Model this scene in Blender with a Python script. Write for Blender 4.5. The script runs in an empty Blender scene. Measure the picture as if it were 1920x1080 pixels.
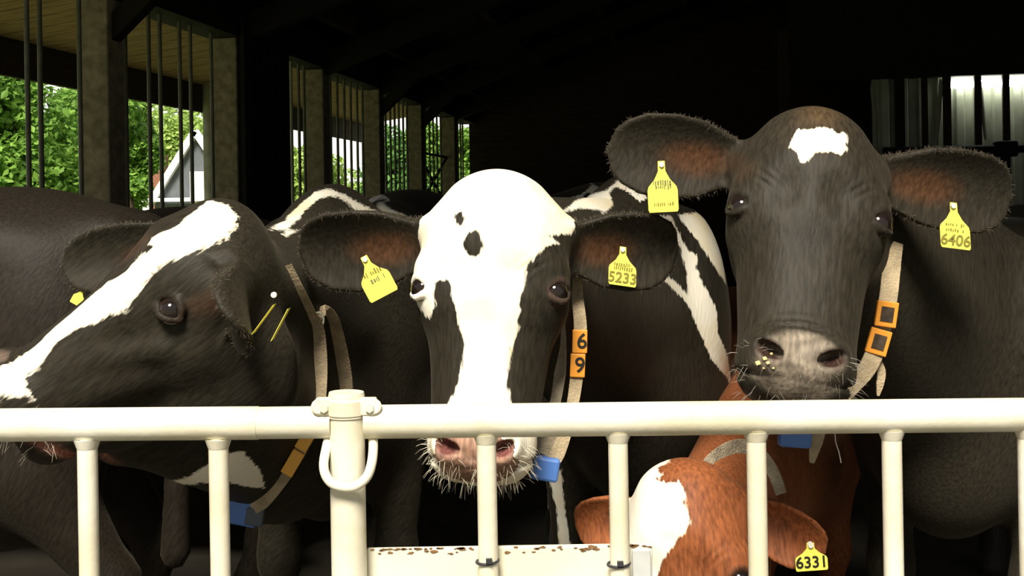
import bpy, bmesh, math, random
import numpy as np
from mathutils import Vector, Matrix
from mathutils.bvhtree import BVHTree

random.seed(7)
RNG = np.random.default_rng(7)
SC = bpy.context.scene
COL = SC.collection
HF = 0.0048           # fine voxel of the cows' heads

# ------------------------------------------------------------------ camera
EYE, F_PX, YC, ROLL = 1.45, 2160.0, 388.0, 0.016
cam_d = bpy.data.cameras.new('camera'); cam = bpy.data.objects.new('camera', cam_d)
COL.objects.link(cam); SC.camera = cam
cam_d.sensor_width = 36.0
cam_d.lens = F_PX / 1920 * 36.0
cam_d.shift_y = -(540 - YC) / 1920.0
cam_d.clip_start = 0.05; cam_d.clip_end = 300
CR = Matrix.Rotation(math.radians(90), 3, 'X') @ Matrix.Rotation(-ROLL, 3, 'Z')
cam.matrix_world = Matrix.Translation((0, 0, EYE)) @ CR.to_4x4()
CAM = Vector((0, 0, EYE))

def ray(px, py):
    return CR @ Vector(((px - 960) / F_PX, -(py - YC) / F_PX, -1.0))

def P(px, py, y):
    d = ray(px, py)
    return CAM + d * (y / d.y)

# ------------------------------------------------------------------ world, sun, exposure
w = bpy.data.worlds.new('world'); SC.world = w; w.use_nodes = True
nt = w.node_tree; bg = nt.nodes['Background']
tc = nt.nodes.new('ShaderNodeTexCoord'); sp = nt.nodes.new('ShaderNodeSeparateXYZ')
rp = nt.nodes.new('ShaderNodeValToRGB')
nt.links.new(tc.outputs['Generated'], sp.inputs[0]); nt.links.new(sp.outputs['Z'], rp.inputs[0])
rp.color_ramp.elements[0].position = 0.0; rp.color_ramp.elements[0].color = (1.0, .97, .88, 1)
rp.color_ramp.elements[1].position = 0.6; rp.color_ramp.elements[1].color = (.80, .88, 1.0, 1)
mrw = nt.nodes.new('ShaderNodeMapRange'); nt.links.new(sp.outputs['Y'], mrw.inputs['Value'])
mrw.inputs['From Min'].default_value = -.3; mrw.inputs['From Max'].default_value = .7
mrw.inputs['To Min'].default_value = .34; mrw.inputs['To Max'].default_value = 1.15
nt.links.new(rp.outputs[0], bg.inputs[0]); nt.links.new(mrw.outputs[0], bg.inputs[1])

sun_d = bpy.data.lights.new('sun', 'SUN'); sun = bpy.data.objects.new('sun', sun_d); COL.objects.link(sun)
sun_d.energy = 6.8; sun_d.angle = math.radians(20); sun_d.color = (1.0, .93, .80)
sun.rotation_euler = Vector((0.12, 0.62, -0.79)).to_track_quat('-Z', 'Y').to_euler()
sun.location = (-2, -6, 8)

vs = SC.view_settings
vs.view_transform = 'Standard'; vs.look = 'None'; vs.gamma = 1.0; vs.use_curve_mapping = False
vs.exposure = 0.25

# ------------------------------------------------------------------ materials
def mat(name, color, rough=.6, spec=.5, noise=0, nscale=8, bump=0, bscale=60, metal=0, col2=None, stretch=None):
    m = bpy.data.materials.new(name); m.use_nodes = True
    n = m.node_tree.nodes; l = m.node_tree.links; b = n['Principled BSDF']
    b.inputs['Roughness'].default_value = rough; b.inputs['Metallic'].default_value = metal
    b.inputs['Specular IOR Level'].default_value = spec
    c = (*color, 1); b.inputs['Base Color'].default_value = c
    tc = n.new('ShaderNodeTexCoord'); src = tc.outputs['Object']
    if stretch:
        mp = n.new('ShaderNodeMapping'); mp.inputs['Scale'].default_value = stretch
        l.new(src, mp.inputs[0]); src = mp.outputs[0]
    if noise:
        t = n.new('ShaderNodeTexNoise'); t.inputs['Scale'].default_value = nscale; t.inputs['Detail'].default_value = 6
        l.new(src, t.inputs['Vector'])
        r = n.new('ShaderNodeValToRGB'); r.color_ramp.elements[0].position = .35; r.color_ramp.elements[1].position = .7
        r.color_ramp.elements[0].color = (*(col2 or [v * (1 - noise) for v in color]), 1); r.color_ramp.elements[1].color = c
        l.new(t.outputs[0], r.inputs[0]); l.new(r.outputs[0], b.inputs['Base Color'])
    if bump:
        t2 = n.new('ShaderNodeTexNoise'); t2.inputs['Scale'].default_value = bscale; t2.inputs['Detail'].default_value = 4
        l.new(src, t2.inputs['Vector'])
        bp = n.new('ShaderNodeBump'); bp.inputs['Strength'].default_value = bump; bp.inputs['Distance'].default_value = .01
        l.new(t2.outputs[0], bp.inputs['Height']); l.new(bp.outputs[0], b.inputs['Normal'])
    return m

def emit_mat(name, color, s):
    m = bpy.data.materials.new(name); m.use_nodes = True
    b = m.node_tree.nodes['Principled BSDF']
    b.inputs['Base Color'].default_value = (*color, 1)
    b.inputs['Emission Color'].default_value = (*color, 1); b.inputs['Emission Strength'].default_value = s
    return m

def coat_mat(name, white=(.86, .81, .68), rough=.55):
    """Hair coat: the colour of each region is stored on the skin; white patches end in frayed hair."""
    m = bpy.data.materials.new(name); m.use_nodes = True
    n = m.node_tree.nodes; l = m.node_tree.links; b = n['Principled BSDF']
    tc = n.new('ShaderNodeTexCoord')
    mp = n.new('ShaderNodeMapping'); mp.inputs['Scale'].default_value = (150, 150, 30)
    l.new(tc.outputs['Object'], mp.inputs[0])
    hair = n.new('ShaderNodeTexNoise'); hair.inputs['Scale'].default_value = 1.0; hair.inputs['Detail'].default_value = 3
    l.new(mp.outputs[0], hair.inputs['Vector'])
    big = n.new('ShaderNodeTexNoise'); big.inputs['Scale'].default_value = 9; big.inputs['Detail'].default_value = 3
    l.new(tc.outputs['Object'], big.inputs['Vector'])
    mk = n.new('ShaderNodeAttribute'); mk.attribute_name = 'mark'
    bs = n.new('ShaderNodeAttribute'); bs.attribute_name = 'base'
    # frayed edge: mark + (hair-.5)*.016 > 0
    ma = n.new('ShaderNodeMath'); ma.operation = 'MULTIPLY_ADD'; ma.inputs[1].default_value = .018; ma.inputs[2].default_value = -.009
    l.new(hair.outputs[0], ma.inputs[0])
    ad = n.new('ShaderNodeMath'); ad.operation = 'ADD'; l.new(ma.outputs[0], ad.inputs[0]); l.new(mk.outputs['Fac'], ad.inputs[1])
    mr = n.new('ShaderNodeMapRange'); mr.inputs['From Min'].default_value = -.0022; mr.inputs['From Max'].default_value = .0022
    l.new(ad.outputs[0], mr.inputs['Value'])
    # white with faint yellow soiling, dark coat with hair-to-hair variation
    wr = n.new('ShaderNodeValToRGB'); wr.color_ramp.elements[0].position = .30; wr.color_ramp.elements[1].position = .55
    wr.color_ramp.elements[0].color = (white[0] * .92, white[1] * .84, white[2] * .66, 1); wr.color_ramp.elements[1].color = (*white, 1)
    l.new(big.outputs[0], wr.inputs[0])
    br = n.new('ShaderNodeMapRange'); br.inputs['To Min'].default_value = .62; br.inputs['To Max'].default_value = 1.38
    br.inputs['From Min'].default_value = .3; br.inputs['From Max'].default_value = .7
    l.new(hair.outputs[0], br.inputs['Value'])
    vm = n.new('ShaderNodeVectorMath'); vm.operation = 'SCALE'
    l.new(bs.outputs['Color'], vm.inputs[0]); l.new(br.outputs[0], vm.inputs['Scale'])
    mx = n.new('ShaderNodeMix'); mx.data_type = 'RGBA'
    l.new(mr.outputs[0], mx.inputs[0]); l.new(vm.outputs[0], mx.inputs[6]); l.new(wr.outputs[0], mx.inputs[7])
    l.new(mx.outputs[2], b.inputs['Base Color'])
    b.inputs['Roughness'].default_value = rough; b.inputs['Specular IOR Level'].default_value = .13
    b.inputs['Sheen Weight'].default_value = .05; b.inputs['Sheen Roughness'].default_value = .45
    b.inputs['Sheen Tint'].default_value = (.75, .66, .5, 1)
    bp = n.new('ShaderNodeBump'); bp.inputs['Strength'].default_value = .30; bp.inputs['Distance'].default_value = .004
    l.new(hair.outputs[0], bp.inputs['Height']); l.new(bp.outputs[0], b.inputs['Normal'])
    return m

def eye_mat():
    m = bpy.data.materials.new('cow_eye'); m.use_nodes = True
    n = m.node_tree.nodes; l = m.node_tree.links; b = n['Principled BSDF']
    tc = n.new('ShaderNodeTexCoord'); sp = n.new('ShaderNodeSeparateXYZ'); l.new(tc.outputs['Object'], sp.inputs[0])
    r = n.new('ShaderNodeValToRGB'); cr = r.color_ramp
    cr.elements[0].position = .03; cr.elements[0].color = (.62, .55, .47, 1)
    cr.elements[1].position = .16; cr.elements[1].color = (.03, .015, .008, 1)
    e = cr.elements.new(.80); e.color = (.012, .008, .007, 1)
    l.new(sp.outputs['Z'], r.inputs[0]); l.new(r.outputs[0], b.inputs['Base Color'])
    b.inputs['Roughness'].default_value = .06; b.inputs['Specular IOR Level'].default_value = .6
    return m

M = dict(
    coat=coat_mat('cow_coat'),
    eye=eye_mat(),
    cream=mat('cream_painted_steel', (.86, .83, .72), .42, .5, .3, 5, .10, 40, col2=(.66, .60, .43)),
    panel=mat('cream_panel', (.85, .82, .70), .5, .4, .3, 4, .05, 30, col2=(.70, .66, .50)),
    rust=mat('rusty_grime', (.30, .15, .06), .9, .2, .5, 60, .4, 90),
    tie=mat('dark_cable_tie', (.03, .03, .035), .5),
    bracket=mat('grey_bracket', (.55, .56, .54), .4, .5, .3, 9),
    strap=mat('tan_webbing', (.52, .41, .26), .85, .2, .4, 30, .5, 220, stretch=(1, 1, 1)),
    pale_strap=mat('pale_webbing', (.50, .42, .30), .85, .2, .4, 30, .5, 220),
    orange=mat('orange_plastic', (.85, .33, .035), .45),
    amber=mat('amber_plastic', (.9, .45, .06), .45),
    plate=mat('dark_number_plate', (.10, .07, .045), .6, .3, .6, 60),
    ink=mat('black_ink', (.012, .010, .008), .6),
    ink_soft=mat('faded_ink', (.22, .19, .03), .7),
    ink_blue=mat('faded_blue_ink', (.16, .16, .08), .7),
    yellow=mat('yellow_ear_tag', (.88, .79, .12), .4, .5),
    blue=mat('blue_plastic', (.08, .19, .52), .4, .5),
    slate=mat('slate_plastic', (.075, .09, .12), .5),
    pin=mat('pale_pin', (.75, .75, .62), .4),
    whisker=mat('pale_whisker', (.55, .50, .38), .6),
    dark_whisker=mat('grey_whisker', (.20, .18, .14), .6),
    ear_hair=mat('ear_hair', (.10, .075, .05), .7),
    feed=mat('chewed_feed', (.80, .62, .26), .8),
    concrete=mat('concrete_post', (.36, .30, .21), .9, .2, .45, 14, .4, 50),
    bar=mat('grey_steel_bar', (.16, .15, .11), .5, .4, .4, 12),
    galv=mat('galvanised_pipe', (.36, .34, .25), .5, .4, .3, 8),
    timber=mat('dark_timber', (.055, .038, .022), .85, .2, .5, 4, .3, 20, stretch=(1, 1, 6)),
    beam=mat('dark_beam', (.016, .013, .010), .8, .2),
    black=mat('blackened_steel', (.010, .009, .008), .7, .2),
    plank=mat('weathered_plank', (.46, .30, .16), .85, .2, .45, 3, .3, 16, stretch=(.6, 6, 6)),
    floor=mat('barn_floor', (.07, .06, .045), .9, .2, .4, 3, .3, 20),
    yard=mat('yard_concrete', (.13, .12, .10), .9, .2, .3, 2, .2, 20),
    grass=mat('grass', (.22, .26, .10), .9, .2, .5, 1.5),
    sheet=mat('corrugated_sheet', (.36, .39, .30), .45, .5, .3, 3),
    trunk=mat('bark', (.08, .06, .04), .95, .2, .4, 9),
    slate_wall=mat('slate_cladding', (.14, .155, .17), .8, .3, .2, 6),
    white_paint=mat('white_paint', (.85, .85, .82), .6),
    brick=mat('red_brick', (.35, .16, .10), .9, .2, .4, 20),
    tube=emit_mat('lit_tube', (1.0, 1.0, .88), 14.0),
    rope=mat('grey_rope', (.32, .31, .27), .9),
)

def leaf_mat(name, c1, c2):
    m = bpy.data.materials.new(name); m.use_nodes = True
    n = m.node_tree.nodes; l = m.node_tree.links; b = n['Principled BSDF']
    at = n.new('ShaderNodeAttribute'); at.attribute_name = 'tint'
    r = n.new('ShaderNodeValToRGB'); r.color_ramp.elements[0].color = (*c1, 1); r.color_ramp.elements[1].color = (*c2, 1)
    l.new(at.outputs['Fac'], r.inputs[0]); l.new(r.outputs[0], b.inputs['Base Color'])
    b.inputs['Roughness'].default_value = .6; b.inputs['Specular IOR Level'].default_value = .3
    t = n.new('ShaderNodeBsdfTranslucent'); l.new(r.outputs[0], t.inputs[0])
    a = n.new('ShaderNodeMixShader'); a.inputs[0].default_value = .4
    l.new(b.outputs[0], a.inputs[1]); l.new(t.outputs[0], a.inputs[2]); l.new(a.outputs[0], n['Material Output'].inputs[0])
    return m

# ------------------------------------------------------------------ object helpers
def mesh_obj(name, verts, faces, m, parent=None, smooth=False, world=True):
    me = bpy.data.meshes.new(name)
    me.from_pydata([tuple(v) for v in verts], [], [tuple(int(i) for i in f) for f in faces])
    me.materials.append(m)
    if smooth:
        me.polygons.foreach_set('use_smooth', [True] * len(me.polygons))
    me.update()
    o = bpy.data.objects.new(name, me); COL.objects.link(o)
    if parent is not None: adopt(o, parent)
    return o

def adopt(o, parent):
    o.parent = parent; o.matrix_parent_inverse = parent.matrix_world.inverted()

def empty(name, loc):
    o = bpy.data.objects.new(name, None); COL.objects.link(o); o.location = loc
    o.matrix_world = Matrix.Translation(loc); o.empty_display_size = .1
    return o

def tag(o, label=None, cat=None, group=None, kind=None):
    for k, v in (('label', label), ('category', cat), ('group', group), ('kind', kind)):
        if v: o[k] = v
    return o

class MB:
    """Collects shapes into one mesh."""
    def __init__(s): s.v = []; s.f = []
    def add(s, vs, fs):
        o = len(s.v); s.v += [tuple(v) for v in vs]; s.f += [tuple(i + o for i in f) for f in fs]
    def box(s, c, ax, ay, az):
        c = Vector(c); ax, ay, az = Vector(ax), Vector(ay), Vector(az)
        vs = [c + ax * i + ay * j + az * k for i in (-1, 1) for j in (-1, 1) for k in (-1, 1)]
        fs = [(0, 1, 3, 2), (4, 6, 7, 5), (0, 4, 5, 1), (2, 3, 7, 6), (0, 2, 6, 4), (1, 5, 7, 3)]
        if ax.cross(ay).dot(az) < 0: fs = [f[::-1] for f in fs]
        s.add(vs, fs)
    def tube(s, pts, r, n=16, caps=True, flat=None):
        pts = [Vector(p) for p in pts]; rs = r if isinstance(r, (list, tuple)) else [r] * len(pts)
        up = None; rings = []
        for i, p in enumerate(pts):
            t = (pts[min(i + 1, len(pts) - 1)] - pts[max(i - 1, 0)]).normalized()
            if up is None:
                up = Vector((0, 0, 1)) if abs(t.z) < .9 else Vector((0, 1, 0))
            u = (up - t * up.dot(t)).normalized(); v = t.cross(u); up = u
            rings.append([p + (u * math.cos(2 * math.pi * k / n) + v * math.sin(2 * math.pi * k / n)) * rs[i] for k in range(n)])
        vs = [q for R in rings for q in R]; fs = []
        for i in range(len(pts) - 1):
            for k in range(n):
                a = i * n + k; b = i * n + (k + 1) % n
                fs.append((a, b, b + n, a + n))
        if caps:
            fs.append(tuple(range(n))[::-1]); fs.append(tuple((len(pts) - 1) * n + k for k in range(n)))
        s.add(vs, fs)
    def ribbon(s, pts, wdirs, half, th, ndir=Vector((0, -1, 0))):
        """flat strap: pts, width directions, half widths, thickness"""
        N = len(pts); vs = []; fs = []
        for p, wd, h in zip(pts, wdirs, half):
            t = ndir * th * .5
            vs += [p - wd * h + t, p + wd * h + t, p + wd * h - t, p - wd * h - t]
        for i in range(N - 1):
            for k in range(4):
                a = 4 * i + k; b = 4 * i + (k + 1) % 4
                fs.append((a, b, b + 4, a + 4))
        fs += [(3, 2, 1, 0), tuple(4 * (N - 1) + k for k in range(4))]
        s.add(vs, fs)
    def prism(s, outline, o, ex, ey, ez, th):
        """2-D outline extruded along ez by th, in the frame o, ex, ey"""
        n = len(outline); vs = [o + ex * a + ey * b for a, b in outline] + [o + ex * a + ey * b + ez * th for a, b in outline]
        fs = [tuple(range(n))[::-1], tuple(n + k for k in range(n))] + [(k, (k + 1) % n, n + (k + 1) % n, n + k) for k in range(n)]
        s.add(vs, fs)
    def build(s, name, m, parent=None, smooth=False, bevel=0):
        o = mesh_obj(name, s.v, s.f, m, parent, smooth)
        if smooth:
            try: o.data.set_sharp_from_angle(angle=math.radians(40))
            except Exception: pass
        if bevel:
            md = o.modifiers.new('bevel', 'BEVEL'); md.width = bevel; md.segments = 2; md.limit_method = 'ANGLE'
        return o

def text_obj(name, s, size, M4, m, parent, ext=.0006):
    cu = bpy.data.curves.new('tmp', 'FONT'); cu.body = s; cu.size = size; cu.extrude = ext
    cu.align_x = 'CENTER'; cu.align_y = 'CENTER'; cu.offset = size * .012
    t = bpy.data.objects.new('tmp', cu); COL.objects.link(t)
    dg = bpy.context.evaluated_depsgraph_get()
    me = bpy.data.meshes.new_from_object(t.evaluated_get(dg)); bpy.data.objects.remove(t)
    me.transform(M4); me.materials.clear(); me.materials.append(m)
    me.name = name
    o = bpy.data.objects.new(name, me); COL.objects.link(o)
    if parent is not None: adopt(o, parent)
    return o

# ------------------------------------------------------------------ the barn frame: u across, v along, h up
YAW = math.atan(340 / F_PX); BC, BS = math.cos(YAW), math.sin(YAW)
def B(u, v, h): return Vector((u * BC + v * BS, -u * BS + v * BC, h))
BU, BV, BZ = Vector((BC, -BS, 0)), Vector((BS, BC, 0)), Vector((0, 0, 1))
def bbox_mb(mb, u0, u1, v0, v1, h0, h1):
    mb.box(B((u0 + u1) / 2, (v0 + v1) / 2, (h0 + h1) / 2), BU * (u1 - u0) / 2, BV * (v1 - v0) / 2, BZ * (h1 - h0) / 2)
def bbox(name, u0, u1, v0, v1, h0, h1, m, parent=None, bevel=0):
    mb = MB(); bbox_mb(mb, u0, u1, v0, v1, h0, h1); return mb.build(name, m, parent, bevel=bevel)
def on_wall(px, py, u):
    """v and h where the line of sight through a point of the photo meets the plane at u"""
    d = ray(px, py); t = u / d.dot(BU); q = CAM + d * t
    return q.dot(BV), q.z
UW = -4.05
S = 'structure'

tag(bbox('floor', -4.3, 7.2, 1.2, 21, -.15, 0, M['floor']), kind=S)
yard = mesh_obj('ground', [(-60, -30, -.02), (40, -30, -.02), (40, 90, -.02), (-60, 90, -.02)], [(0, 1, 2, 3)], M['grass']); tag(yard, kind=S)
apron = MB(); apron.box((0, -1.5, -.09), (7, 0, 0), (0, 4.5, 0), (0, 0, .075)); tag(apron.build('yard_floor', M['yard']), kind=S)

# low wall, posts, grilles of the open side
tag(bbox('wall_left', UW - .12, UW + .06, 1.2, 20.8, 0, 1.38, M['concrete']), kind=S)
tag(bbox('trim_1', UW - .16, UW + .14, 1.2, 20.8, 2.98, 3.34, M['beam']), kind=S)      # wall plate beam
post_px = [(165, 225), (412, 458), (580, 614), (685, 720), (768, 795), (833, 856)]
pw = ['nearest and thickest', 'second', 'third', 'fourth', 'fifth', 'farthest']
pl = ['square concrete post beside the plank canopy, nearest and thickest of the wall posts',
      'square concrete post on the right of the opening that shows the dark gabled house',
      'square concrete post just right of the black door leaf',
      'square concrete post on the right of the bright pale opening',
      'square concrete post between the fourth and fifth barred openings, fifth from the left',
      'square concrete post farthest down the left wall, by the last sliver of green']
posts = []
for i, (a, b) in enumerate(post_px):
    v, _ = on_wall((a + b) / 2, 300, UW)
    posts.append(v)
posts = [-.0 + p for p in posts]
vp = [posts[0] - 2.25] + posts + [posts[-1] + 2.25]
for i, v in enumerate(posts):
    o = bbox('wall_post', UW - .125, UW + .105, v - .12, v + .12, 1.38, 2.98, M['concrete'], bevel=.012)
    tag(o, pl[i], 'post', 'concrete posts along the open side of the barn')
grille = [
    ([54, 78, 152], 'grille of thin vertical steel bars in the leftmost opening, trees right behind'),
    ([238, 282, 303, 340, 360, 399], 'grille of thin steel bars in front of the gabled house'),
    ([548, 562, 572], 'grille of steel bars in the narrow opening right of the black door leaf'),
    ([621, 634, 647, 659, 671, 681], 'grille of steel bars in the brightest pale opening'),
    ([724, 733, 741, 749, 757, 764], 'grille of steel bars in the opening behind the pale cow back'),
    ([798, 806, 813, 820, 827], 'grille of steel bars with a crossed brace, next to the farthest post'),
    ([859, 864, 868], 'last narrow grille of steel bars at the far end of the left wall')]
for i, (xs, lab) in enumerate(grille):
    g = empty('bar_grille', B(UW, (vp[i] + vp[i + 1]) / 2, 1.38))
    tag(g, lab, 'bar grille', 'bar grilles along the open side of the barn')
    for x in xs:
        v, _ = on_wall(x, 300, UW)
        mb = MB(); mb.tube([B(UW, v, 1.38), B(UW, v, 2.98)], .016, 10)
        mb.build('bar', M['galv'] if i == 2 and x == 548 else M['bar'], g, True)
    if i == 5:
        v0, v1 = vp[5] + .15, vp[6] - .15
        for p, q in (((v0, 1.45), (v1, 2.3)), ((v0, 2.3), (v1, 1.45)), ((v0, 2.3), (v1, 2.3))):
            mb = MB(); mb.tube([B(UW - .03, p[0], p[1]), B(UW - .03, q[0], q[1])], .022, 8); mb.build('brace', M['black'], g, True)
# black sliding door leaf in the third bay
v0, _ = on_wall(461, 300, UW + .2); v1, _ = on_wall(545, 300, UW + .2)
dl = empty('door_leaf', B(UW + .2, (v0 + v1) / 2, 0))
tag(dl, 'black sliding door leaf pushed open against the left wall posts', 'door')
mb = MB(); bbox_mb(mb, UW + .16, UW + .20, v0, v1, .05, 3.2); mb.build('door_panel', M['black'], dl)
for k in range(6):
    vv = v0 + (v1 - v0) * (k + .5) / 6
    mb = MB(); bbox_mb(mb, UW + .20, UW + .215, vv - .02, vv + .02, .05, 3.2); mb.build('batten', M['beam'], dl)
# slanting haunches under the wall plate
for i, v in enumerate(posts[:5]):
    if i in (1, 2): continue
    mb = MB(); mb.box(B(UW + .45, v, 3.05), (BU + BZ * .9).normalized() * .55, BV * .06, (BZ - BU * .9).normalized() * .07)
    o = mb.build('knee_brace', M['beam'])
    tag(o, ['sloping dark timber brace above the nearest concrete post', 'sloping dark timber brace above the post by the gabled house',
            'sloping dark timber brace above the post right of the door leaf', 'sloping dark timber brace above the post by the pale opening',
            'sloping dark timber brace above the fifth concrete post'][i], 'brace', 'timber braces under the barn roof')

# main roof: boarded underside with purlins
def roof_h(u): return 3.34 + (u - UW) * .36
mb = MB()
sl = (BU + BZ * .36)
c0 = B(UW, 11, 3.36) + sl * 5.6
mb.box(c0, sl * 6.0, BV * 9.9, BZ * .03)
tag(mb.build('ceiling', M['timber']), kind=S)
for k in range(9):
    u = UW + .5 + k * 1.15
    mb = MB(); mb.box(B(u, 11, roof_h(u) - .11), BU * .05, BV * 9.8, BZ * .1)
    tag(mb.build('trim_%d' % (k + 2), M['timber']), kind=S)
for k, v in enumerate(posts):
    mb = MB(); mb.box(B(UW, v, 3.34 - .33) + sl * 5.4, sl * 5.4, BV * .07, BZ * .12)
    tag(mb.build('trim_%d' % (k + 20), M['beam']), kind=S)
# unseen boarding above the opening, added to limit light deep inside, side wall on the right, far wall
mb = MB(); mb.box(B(1.5, 1.25, 5.65), BU * 5.8, BV * .05, BZ * 1.85); tag(mb.build('wall_front_light_block', M['timber']), kind=S)
tag(bbox('wall_right', 7.1, 7.25, 1.2, 21, 0, 8, M['timber']), kind=S)  # out of view, put in to block light from the side
VF = 15.5
tag(bbox('wall_back', UW, 7.1, 20.8, 20.95, 0, 8.2, M['timber']), kind=S)

# far right: dark partition with the corrugated sheet, rail and tube light
def far(px, py, v=VF):
    d = ray(px, py); t = v / d.dot(BV); q = CAM + d * t
    return q.dot(BU), q.z
uL, hT = far(1478, 105); uS, hS = far(1640, 150); _, hR = far(1800, 276); uR = 7.05
_, hTop = far(1700, -40)
tag(bbox('wall_partition', uL, uR, VF, VF + .1, hS + .02, hTop + 1.0, M['black']), kind=S)
tag(bbox('trim_40', uL - .12, uL, VF - .06, VF + .1, 0, hT + .35, M['timber']), kind=S)
# corrugated sheet
mb = MB(); vs = []; N = 160
for i in range(N + 1):
    u = uS + (uR - uS) * i / N
    dv = .03 * (1 if (i % 8) in (0, 1, 2, 3) else -1)
    for h in (0.0, hS + .03):
        vs.append(B(u, VF + .24 + dv, h))
mb.add(vs, [(2 * i, 2 * i + 1, 2 * i + 3, 2 * i + 2) for i in range(N)])
tag(mb.build('corrugated_sheet', M['sheet']), 'grey green corrugated metal sheet wall at the far right under the tube light', 'wall sheet')
ribs = [(1688, 1.0), (1735, .6), (1777, .8), (1835, .7), (1888, .7), (1940, .8)]
for k, (x, hw) in enumerate(ribs):
    u, _ = far(x, 200)
    tag(bbox('trim_%d' % (50 + k), u - .06 * hw, u + .06 * hw, VF + .02, VF + .07, 0, hS + .02, M['black' if k == 0 else 'timber']), kind=S)
lamp = empty('tube_light', B(far(1850, 158)[0], VF + .085, far(1850, 158)[1]))
tag(lamp, 'lit white tube light on the corrugated sheet at the far right', 'lamp')
u0, h0 = far(1786, 158); u1, _ = far(1990, 158)
mb = MB(); mb.tube([B(u0, VF + .095, h0), B(u1, VF + .095, h0)], .045, 12); mb.build('tube', M['tube'], lamp, True)
mb = MB(); bbox_mb(mb, u0 - .05, u1 + .05, VF + .10, VF + .13, h0 - .02, h0 + .14); mb.build('lamp_housing', M['white_paint'], lamp)
# horizontal pipe rail with a clamp
rail2 = empty('stall_rail', B(far(1800, 280)[0], VF - .2, 0))
tag(rail2, 'dark horizontal pipe rail in front of the corrugated sheet', 'rail')
_, hr = far(1800, 281, VF - .3)
mb = MB(); mb.tube([B(far(1655, 280, VF - .3)[0], VF - .3, hr), B(uR, VF - .3, hr)], .055, 10); mb.build('pipe', M['black'], rail2, True)
uu, _ = far(1885, 280, VF - .3)
mb = MB(); mb.tube([B(uu, VF - .3, 0), B(uu, VF - .3, hr + .1)], [.06, .06], 10); mb.build('upright', M['black'], rail2, True)
mb = MB(); mb.box(B(uu, VF - .3, hr), BU * .14, BV * .08, BZ * .10); mb.build('clamp', M['black'], rail2, bevel=.03)
for k, (x0, y0, x1, y1, x2, y2, lab) in enumerate([
        (1636, 168, 1641, 220, 1644, 292, 'pale frayed rope hanging left of the corrugated sheet'),
        (1764, 160, 1760, 220, 1755, 272, 'pale rope hanging on the dark left half of the corrugated sheet'),
        (1838, 170, 1842, 205, 1848, 262, 'pale rope hanging on the lit right half of the corrugated sheet')]):
    vv = VF + .05
    pts = [B(*(lambda q: (q[0], vv, q[1]))(far(x, y, vv))) for x, y in ((x0, 149), (x0, y0), (x1, y1), (x2, y2))]
    mb = MB(); mb.tube(pts, [.012, .03, .028, .018], 8)
    tag(mb.build('hanging_rope', M['rope'], smooth=True), lab, 'rope', 'ropes hanging at the far wall')

# canopy outside the left wall
mb = MB()
UO = UW - 2.3
v_in, v_out = 4.0, 22.0
hi_, ho_ = 3.42, 3.12
n = 46
cv = empty('canopy', B(UW - 1.2, 12, 3.2)); tag(cv, 'brown plank canopy roof over the yard outside the left openings', 'canopy')
for k in range(n):
    a = v_in + (v_out - v_in) * k / n; b = a + (v_out - v_in) / n - .025
    vs = [B(UW - .2, a, hi_), B(UW - .2, b, hi_), B(UO, b, ho_), B(UO, a, ho_)]
    vs += [v + BZ * .04 for v in vs]
    mb.add(vs, [(0, 1, 2, 3), (7, 6, 5, 4), (0, 4, 5, 1), (1, 5, 6, 2), (2, 6, 7, 3), (3, 7, 4, 0)])
mb.build('soffit', M['plank'], cv)
bbox('fascia', UO - .06, UO, v_in, v_out, ho_ - .36, ho_ + .1, M['timber'], cv)
bbox('ledger', UW - .2, UW - .13, v_in, v_out, hi_ - .12, hi_ + .1, M['timber'], cv)
mb = MB(); mb.box(B((UW + UO) / 2, 13, (hi_ + ho_) / 2 + .08), (B(UW, 0, hi_) - B(UO, 0, ho_)) * .5, BV * 9.2, BZ * .02); mb.build('roof_sheet', M['black'], cv)
mb = MB(); mb.tube([B(UO - .12, v_in, ho_ - .2), B(UO - .12, v_out, ho_ - .2)], .06, 8); mb.build('gutter', M['galv'], cv, True)
v_, _ = on_wall(384, 260, UO + .05)
mb = MB(); mb.tube([B(UO + .12, v_, 0), B(UO + .12, v_, ho_ + .015)], .085, 14)
tag(mb.build('canopy_post', M['galv'], smooth=True), 'round pale post holding up the canopy in front of the gabled house', 'post')
mb = MB(); v2_, _ = on_wall(555, 260, UO + .05); mb.tube([B(UO + .12, v2_ + .8, 0), B(UO + .12, v2_ + .8, ho_ + .015)], .085, 14)
tag(mb.build('canopy_post', M['galv'], smooth=True), 'round pale canopy post seen through the narrow opening by the door leaf', 'post')

# house with a gable
hc = P(368, 250, 32); hb = P(290, 372, 32)
house = empty('house', (hc.x, 32, 0)); tag(house, 'dark slate gabled house with white barge boards beyond the barred opening', 'house')
hw = (hc.x - hb.x); ze = hb.z
mb = MB(); outl = [(-hw, 0), (hw, 0), (hw, ze), (0, hc.z), (-hw, ze)]
mb.prism([(a, b) for a, b in outl], Vector((hc.x, 32, 0)), Vector((1, 0, 0)), Vector((0, 0, 1)), Vector((0, 1, 0)), 8)
mb.build('wall', M['slate_wall'], house)
for sgn in (-1, 1):
    mb = MB(); a = Vector((hc.x, 31.9, hc.z + .05)); b = Vector((hc.x + sgn * (hw + .25), 31.9, ze - .4))
    d = (b - a); mb.box((a + b) / 2, d * .5, Vector((0, .1, 0)), Vector((d.z, 0, -d.x)).normalized() * .09 * (-sgn))
    mb.build('barge_board', M['white_paint'], house)
mb = MB(); q = P(372, 352, 31.9); mb.box(q, (.22, 0, 0), (0, .05, 0), (0, 0, .45)); mb.build('window_frame', M['white_paint'], house)
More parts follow.
